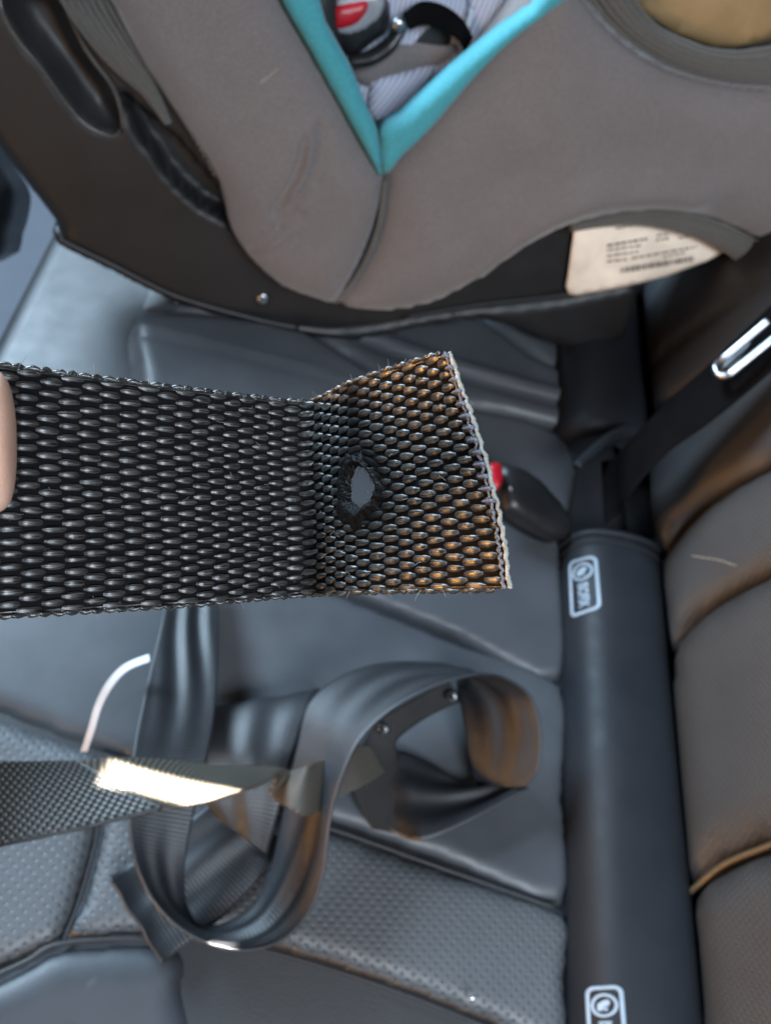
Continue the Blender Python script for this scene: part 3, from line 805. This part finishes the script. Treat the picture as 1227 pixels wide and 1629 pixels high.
# ------------------------------------------------------------------ second strap, twisted
s2 = thing('webbing_strap', 'thin black webbing strap twisting across the lower left with a sunlit fold', 'strap', onz(255, 1290, .05))
def q2(l, r, dl, dr): return (P(*l, dl), P(*r, dr))
secs = [q2((-120, 1206), (-120, 1375), .290, .272), q2((0, 1211), (0, 1344), .315, .300), q2((62, 1212), (130, 1317), .330, .318), q2((122, 1212), (255, 1286), .346, .333)]
ribbon('webbing', secs, M['strap2'], s2, nu=10, nv=20, thick=.0013, planar=True)
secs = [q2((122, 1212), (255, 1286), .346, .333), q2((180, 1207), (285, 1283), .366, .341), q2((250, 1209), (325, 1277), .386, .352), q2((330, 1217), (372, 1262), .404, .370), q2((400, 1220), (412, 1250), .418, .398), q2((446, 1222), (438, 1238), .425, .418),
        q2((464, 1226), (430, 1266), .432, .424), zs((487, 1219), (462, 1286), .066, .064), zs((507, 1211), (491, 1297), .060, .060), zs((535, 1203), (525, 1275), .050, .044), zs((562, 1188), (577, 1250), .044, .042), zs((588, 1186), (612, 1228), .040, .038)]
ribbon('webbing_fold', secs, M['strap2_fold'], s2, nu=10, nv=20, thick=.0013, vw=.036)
tube('selvage', [a[0] for a in spline([], 0)] if False else [P(*p, d) for p, d in [((-120, 1375), .272), ((0, 1344), .300), ((130, 1317), .318), ((255, 1286), .333)]], .0009, M['strap2'], s2, n=6, jitter=.3, sub=14)
tube('selvage', [P(*p, d) for p, d in [((122, 1212), .3455), ((165, 1236), .341), ((210, 1261), .337), ((255, 1286), .3325)]], .0009, M['strap2'], s2, n=6, jitter=.3, sub=14)

# narrow area lamp added near the fold, standing in for far-window sun
bt = P(288, 1255, .356)
bl = bt + np.array([-.03, .25, .31])
bz = bl - bt; bz /= np.linalg.norm(bz)
bx = P(400, 1240, .36) - P(150, 1240, .352); bx -= bx @ bz * bz; bx /= np.linalg.norm(bx)
by = np.cross(bz, bx)
sp = bpy.data.lights.new('sun_beam', 'AREA'); sp.shape = 'RECTANGLE'; sp.size = .068; sp.size_y = .028
sp.energy = 0.24; sp.color = (1, .93, .8); sp.spread = math.radians(1.0)
so = bpy.data.objects.new('sun_beam', sp); COL.objects.link(so)
so.matrix_world = Matrix(((bx[0], by[0], bz[0], bl[0]), (bx[1], by[1], bz[1], bl[1]), (bx[2], by[2], bz[2], bl[2]), (0, 0, 0, 1)))

# ------------------------------------------------------------------ white tag
wt = thing('care_tag', 'thin white curved fabric tag standing beside the left belt', 'tag', onz(130, 1196, .01))
ribbon('tag_band', [(P(128, 1196, .455), P(138, 1196, .452)), (P(140, 1160, .445), P(150, 1162, .442)), (P(152, 1120, .44), P(162, 1124, .437)), (P(171, 1084, .435), P(180, 1091, .432)), (P(198, 1057, .435), P(204, 1066, .432)), (P(237, 1041, .438), P(238, 1052, .435))], M['white'], wt, nv=6, thick=.0006, bow=.0006)

# ------------------------------------------------------------------ the held strap with the burnt hole
ms = thing('webbing_strap', 'wide black woven strap with a burnt hole near its cut end held up in front', 'strap', P(573, 775, .146))
EDG = [((-300, 560), (-300, 990)), ((-150, 571), (-150, 985)), ((0, 583), (0, 978)), ((100, 596), (100, 972)), ((200, 609), (202, 966)), ((300, 621), (303, 960)), ((400, 633), (403, 951)), ((465, 640), (467, 946)), ((498, 639), (498, 944)),
       ((522, 628), (526, 942)), ((560, 610), (575, 940)), ((600, 596), (630, 938)), ((650, 580), (700, 937)), ((690, 568), (762, 936)), ((716, 560), (812, 936)), ((738, 553), (855, 936))]
TOP, BOT = [], []
for a, b in EDG:
    d = .038 * F / math.hypot(a[0] - b[0], a[1] - b[1])
    TOP.append(P(*a, d)); BOT.append(P(*b, d))
NS = 700
TOPs, BOTs = spline(TOP, NS), spline(BOT, NS)
def soften(a, k=13):
    b = np.vstack([np.repeat(a[:1], k, 0), a, np.repeat(a[-1:], k, 0)])
    c = np.stack([np.convolve(b[:, j], np.ones(2 * k + 1) / (2 * k + 1), 'valid') for j in range(3)], 1)
    c[:k] = a[:k]; c[-k:] = a[-k:]; return c
TOPs, BOTs = soften(TOPs), soften(BOTs)
MIDs = (TOPs + BOTs) / 2
ARC = np.concatenate([[0], np.cumsum(np.linalg.norm(np.diff(MIDs, axis=0), axis=1))])
LEN = ARC[round((len(EDG) - 2) / (len(EDG) - 1) * (NS - 1))]; WID = .038
def endbow(t): return .0021 * np.sin(math.pi * np.clip(t, 0, 1)) ** .9
def surf(s, v):
    """s: metres along, v: metres from the top edge -> point, normal (vectorised)"""
    s = np.clip(s, 0, ARC[-1]); t = np.clip(v / WID, 0, 1)
    def at(s_):
        a = np.stack([np.interp(s_, ARC, TOPs[:, k]) for k in range(3)], -1)
        b = np.stack([np.interp(s_, ARC, BOTs[:, k]) for k in range(3)], -1)
        return a, b
    a, b = at(s)
    p = a + (b - a) * t[..., None]
    a1, b1_ = at(np.clip(s + .0008, 0, ARC[-1])); a0, b0 = at(np.clip(s - .0008, 0, ARC[-1]))
    du = (a1 + (b1_ - a1) * t[..., None]) - (a0 + (b0 - a0) * t[..., None])
    n = np.cross(b - a, du); n /= np.linalg.norm(n, axis=-1)[..., None] + 1e-12
    return p, n
# hole centre in strap coordinates
best = None
for i in range(0, NS, 2):
    for t in np.linspace(.2, .8, 61):
        p = TOPs[i] * (1 - t) + BOTs[i] * t - CAM
        c = R.T @ p; e = (c[0] / c[2] * F + CX - 573) ** 2 + (c[1] / c[2] * F + CY - 775) ** 2
        if best is None or e < best[0]: best = (e, ARC[i], t * WID)
HS, HV = best[1], best[2]
HR = .0040
pn, nn = surf(np.array([HS]), np.array([HV]))
SGN = 1.0 if (CAM - pn[0]) @ nn[0] > 0 else -1.0
def warp(s, v):
    """push the yarns aside round the hole, and let them pinch towards it"""
    ds, dv = (s - HS), (v - HV) * .8
    r = np.sqrt(ds ** 2 + dv ** 2) + 1e-9
    k = (r ** 3 + HR ** 3) ** (1 / 3) / r
    return HS + ds * k, HV + (v - HV) * k
HP = .0033; NY = 39; PIT = WID / NY
def yarn(i, lo=0.0, hi=LEN - .0006):
    v0 = (i + .5) * PIT
    s = np.arange(lo, hi + endbow((i + .5) / NY), HP / 7)
    vv = np.full_like(s, v0) + .00005 * np.sin(s * 800 + i * 2.1)
    ds, dv = s - HS, vv - HV
    s2_, v2_ = warp(s, vv)
    r0 = np.sqrt(ds ** 2 + (dv * .8) ** 2)
    p, n = surf(s2_, v2_); n = n * SGN
    ph = math.pi * s / HP + math.pi * (i % 2) + .09 * math.sin(i * 3.7) + .10 * np.sin(s * 300 + i) + .09 * np.sin(s * 1130 + i * 7.7) + .5 * math.sin(i * .16)
    YW = 1 + rnd.uniform(-.07, .07)
    edge = 1.0 if 0 < i < NY - 1 else .5
    raw = np.sin(ph)
    flt = np.tanh(2.0 * raw) / math.tanh(2.0)
    calm = 1 - .6 * np.exp(-(r0 / .0045) ** 2)
    amp = .00047 * edge * calm * (1 + .18 * np.array([rnd.uniform(-1, 1) for _ in range(1)])[0])
    c = p + n * (amp * flt)[:, None]
    tn = np.gradient(c, axis=0); tn /= np.linalg.norm(tn, axis=1)[:, None] + 1e-12
    b = np.cross(n, tn); b /= np.linalg.norm(b, axis=1)[:, None] + 1e-12; m_ = np.cross(tn, b)
    wdt = PIT * (.29 + .35 * np.minimum(1, 1.5 * np.abs(raw))) * YW * (1 + .07 * np.sin(s * 1900 + i * 5)); tht = PIT * (.19 + .05 * np.abs(raw))
    NN = 10; V = []
    for k in range(NN):
        a = 2 * math.pi * k / NN
        ca, sa = math.cos(a), math.sin(a)
        V.append(c + b * (ca * wdt)[:, None] + m_ * (sa * tht)[:, None])
    V = np.stack(V, 1).reshape(-1, 3)
    K = len(s)
    jump = np.linalg.norm(np.diff(p, axis=0), axis=1) < .0012
    Fc = [(j * NN + k, j * NN + (k + 1) % NN, (j + 1) * NN + (k + 1) % NN, (j + 1) * NN + k) for j in range(K - 1) if jump[j] for k in range(NN)]
    Fc += [tuple(range(NN))[::-1], tuple((K - 1) * NN + k for k in range(NN))]
    uv = np.stack([np.repeat(s + i * .37, NN), np.tile(np.arange(NN) / NN, K) + i * .37], 1)
    rr = np.sqrt((s2_ - HS) ** 2 + ((v2_ - HV) * .9) ** 2)
    char_shade = np.clip(1.15 * np.exp(-(np.maximum(rr - HR, 0) / .0048) ** 2) , 0, 1)
    crease_shade = np.exp(-((s2_ - HS + .0005) / .0042) ** 2) * np.clip((HV - v2_) / .004, 0, 1) * .92  # shade of the crease above the hole, painted in with the char
    char_shade = np.clip(np.maximum(char_shade, crease_shade), 0, 1)
    return mesh('warp_yarn', V, Fc, M['yarn'], ms, uv=uv, attr=np.repeat(char_shade, NN))
for i in range(NY): yarn(i)
# inner weft sheet, with the hole through it
nu_, nv_ = 260, 60
ss, vvv = np.meshgrid(np.linspace(0, LEN - .0005, nu_), np.linspace(.0004, WID - .0004, nv_), indexing='ij')
ss = ss * (LEN + endbow(vvv / WID)) / LEN
s2g, v2g = warp(ss, vvv)
pg, ng = surf(s2g, v2g); ng = ng * SGN
rg = np.sqrt((ss - HS) ** 2 + ((vvv - HV) * .8) ** 2)
up0 = (pg + ng * .00012).reshape(-1, 3); dn0 = (pg - ng * .00012).reshape(-1, 3)
fc = []; mm = nu_ * nv_
for i in range(nu_ - 1):
    for j in range(nv_ - 1):
        if rg[i:i + 2, j:j + 2].min() < .0007: continue
        a = i * nv_ + j
        fc += [(a, a + 1, a + nv_ + 1, a + nv_), (a + mm, a + nv_ + mm, a + nv_ + 1 + mm, a + 1 + mm)]
mesh('weft_sheet', np.concatenate([up0, dn0]), fc, M['yarn_base'], ms)
# weft loops that show along both selvages
for name, v in (('selvage_loops', .0), ('selvage_loops', WID)):
    V, Fc = [], []
    s_ = .002; k = 0
    while s_ < LEN - .002:
        pts = []
        for a in np.linspace(-1, 1, 7):
            p, n = surf(np.array([s_ + a * .0013 + rnd.uniform(-1, 1) * .0001]), np.array([v]))
            cc = surf(np.array([s_]), np.array([WID / 2]))[0][0]
            outd = p[0] - cc; outd /= np.linalg.norm(outd)
            pts.append(p[0] + n[0] * SGN * (.0005 * a * (1 if k % 2 else -1)) + outd * (.00035 * (1 - a * a) + rnd.uniform(-1, 1) * .00008))
        v_, f_ = tube(None, pts, [.0002, .0004, .0005, .0005, .0004, .0003, .0002], None, n=6, sub=1, jitter=.25)
        o = len(V); V += v_; Fc += [tuple(x + o for x in f) for f in f_]
        s_ += HP * .62; k += 1
    o = mesh(name, V, Fc, M['yarn'], ms, uv=np.random.RandomState(3).rand(len(V), 2) * .02, attr=np.zeros(len(V)))
    o['kind'] = 'stuff'
# charred rim of the hole, and singed fibres
NA, NRr = 110, 12
V, Fc = [], []
for a in range(NA):
    t = 2 * math.pi * a / NA
    wr_ = 1.85 + .5 * math.cos(t - 2.6) + .18 * math.sin(3 * t + 1) + .14 * math.sin(8 * t) + .1 * math.sin(17 * t)
    ri = HR * (.92 + .05 * math.sin(3 * t + 1) + .05 * math.sin(7 * t + 2) + .04 * rnd.uniform(-1, 1))
    for b in range(NRr):
        q = b / (NRr - 1); r_ = ri + (HR * wr_ - ri) * q
        p, n = surf(np.array([HS + r_ * math.cos(t)]), np.array([HV + r_ * .98 * math.sin(t)]))
        h = -.0005 + .0016 * math.sin(min(q * 3.2, 1) * math.pi / 2) - .0013 * q ** 2 + .00016 * rnd.uniform(-1, 1) * (1 if 0 < b else .5)
        V.append(p[0] + n[0] * SGN * h)
for a in range(NA):
    for b in range(NRr - 1):
        a2 = (a + 1) % NA
        Fc.append((a * NRr + b, a2 * NRr + b, a2 * NRr + b + 1, a * NRr + b + 1))
mesh('burnt_rim', V, Fc, M['char'], ms)
for k in range(34):
    t = rnd.uniform(0, 2 * math.pi); L_ = rnd.uniform(.0008, .0022)
    r1 = HR * rnd.uniform(.95, 1.25); pp = []
    sw = rnd.uniform(-.6, .6)
    for q in (0, .35, .7, 1):
        r_ = r1 - L_ * q; tt = t + sw * q
        p, n = surf(np.array([HS + r_ * math.cos(tt)]), np.array([HV + r_ * math.sin(tt)]))
        pp.append(p[0] + n[0] * SGN * (.0006 * math.sin(q * 2.5 + k) ))
    tube('singed_fibre', pp, [.00006, .00005, .00004, .00002], M['fibre'], ms, n=4, sub=2)
# melted cut end
pts, pt2 = [], []
for t in np.linspace(-.006, 1.006, 60):
    p, n = surf(np.array([LEN + endbow(t)]), np.array([np.clip(t, 0, 1) * WID]))
    pts.append(p[0] + n[0] * SGN * (.0001 + .00022 * rnd.uniform(-1, 1)))
    p2, n2 = surf(np.array([LEN + endbow(t) - .0009 - .0003 * math.sin(t * 190)]), np.array([np.clip(t, 0, 1) * WID]))
    pt2.append(p2[0] + n2[0] * SGN * .0003)
tube('melted_edge', pts, [.00028 + .00016 * rnd.random() for _ in range(60)], M['melt'], ms, n=8, sub=3, jitter=.5)
tube('melted_band', pt2, .0004, M['melt_dark'], ms, n=8, sub=2, jitter=.4, flat=.6)
for i in range(0, 26, 2):   # fused yarn ends that run into the edge
    v0 = (i + .5) * PIT
    pp = []
    for q in (0, .5, 1):
        p, n = surf(np.array([LEN + endbow(v0 / WID) - .0028 * (1 - q) * (.7 + .3 * rnd.random())]), np.array([v0])); pp.append(p[0] + n[0] * SGN * .00052)
    tube('fused_yarn_end', pp, [.00025, .00055, .00065], M['melt_dark'], ms, n=8, sub=3, flat=.6)

# stray filaments on the face and along the edges of the webbing
V, Fc = [], []
for k in range(150):
    s_ = rnd.uniform(.01, LEN - .001); v_e = rnd.choice([0.0, WID, rnd.uniform(0, WID), rnd.uniform(0, WID)])
    p, n = surf(np.array([s_]), np.array([v_e])); cc = surf(np.array([s_]), np.array([WID / 2]))[0][0]
    o_ = p[0] - cc; o_ /= np.linalg.norm(o_) + 1e-9
    if 0 < v_e < WID: o_ = n[0] * SGN * .4 + o_ * rnd.uniform(-.3, .3)
    al = TOPs[1] - TOPs[0]; al /= np.linalg.norm(al)
    q = p[0] + n[0] * SGN * .0006; d_ = al * rnd.uniform(-1, 1) + o_ * rnd.uniform(.2, .9); pts = [q]
    for _ in range(3):
        d_ = d_ + np.array([rnd.uniform(-.5, .5) for _ in range(3)]); q = q + d_ * .00045; pts.append(q)
    a_, b_ = tube(None, pts, [.00005, .00005, .00004, .00003], None, n=4, sub=2)
    o = len(V); V += a_; Fc += [tuple(x + o for x in f) for f in b_]
o = mesh('stray_filaments', V, Fc, M['filament'], ms); o['kind'] = 'stuff'

# ------------------------------------------------------------------ the hand that pinches the strap
hand = bpy.data.meshes.new('hand')
HVs, HE, HRd = [], [], []
def hv(p, r, link=None):
    HVs.append(tuple(p)); HRd.append(r)
    if link is not None: HE.append((link, len(HVs) - 1))
    return len(HVs) - 1
wrist = hv(P(-1250, 900, .150), .024)
palm = hv(P(-900, 860, .150), .026, wrist)
t0 = hv(P(-583, 850, .126), .0145, palm); t1 = hv(P(-343, 775, .112), .0118, t0); t2 = hv(P(-173, 728, .109), .0108, t1); t3 = hv(P(-73, 704, .107), .0112, t2); t4 = hv(P(-5, 700, .1075), .0108, t3); t5 = hv(P(27, 701, .1085), .0085, t4)
for (bx, by, bd), chain in ((((-700), 700, .160), [((-480, 640), .158, .0098), ((-300, 690), .150, .0088), ((-160, 740), .1435, .0080), ((-90, 760), .1425, .0072)]),
                            (((-720), 800, .166), [((-500, 800), .166, .0098), ((-330, 830), .160, .0088), ((-200, 850), .150, .0080), ((-130, 860), .146, .0072)]),
                            (((-740), 900, .168), [((-540, 940), .170, .0094), ((-380, 960), .166, .0086), ((-260, 960), .156, .0078), ((-200, 955), .150, .007)]),
                            (((-770), 1000, .166), [((-620, 1060), .168, .0082), ((-500, 1080), .164, .0074), ((-410, 1070), .156, .0066), ((-360, 1060), .151, .006)])):
    k = hv(P(bx, by, bd), .0125, palm)
    for p, d, r in chain: k = hv(P(*p, d), r, k)
hand.from_pydata(HVs, HE, [])
ho = bpy.data.objects.new('hand', hand); COL.objects.link(ho)
sm = ho.modifiers.new('skin', 'SKIN')
sk_ = hand.skin_vertices[0].data if len(hand.skin_vertices) else None
if sk_ is None:
    bpy.context.view_layer.objects.active = ho
    hand.skin_vertices.new() if hasattr(hand.skin_vertices, 'new') else None
    sk_ = hand.skin_vertices[0].data
for i, r in enumerate(HRd): sk_[i].radius = (r, r)
sk_[0].use_root = True
sm.use_smooth_shade = True
sb = ho.modifiers.new('sub', 'SUBSURF'); sb.levels = 3; sb.render_levels = 3
hand.materials.append(M['skin'])
tag(ho, 'bare hand pinching the wide woven strap, only its thumb tip showing at the left edge', 'hand')

# ------------------------------------------------------------------ lint
l1 = tube('lint_hair', [BKp(a, b, .022) for a, b in [(1101, 884), (1120, 887), (1145, 891), (1172, 900)]], .0002, M['lint'], None, n=5)
tag(l1, 'pale lint hair lying on the perforated backrest panel', 'lint')
l2 = tube('lint_hair', [Wc.pt(*Wc.px(a, b), .024) for a, b in [(412, 112), (425, 102), (438, 91)]], .00025, M['lint'], None, n=5)
tag(l2, 'tiny pale lint hair on the grey brown child seat cover', 'lint')
for p, z, lab in (((752, 1588), .008, 'bright speck of grit on the near perforated cushion panel'), ((279, 482), .012, 'tiny pale speck beside the child seat base at upper left')):
    g_ = disc('grit_speck', onz(*p, z), (0, -.3, 1), .0016, .001, M['chrome'], None, seg=8); tag(g_, lab, 'speck')
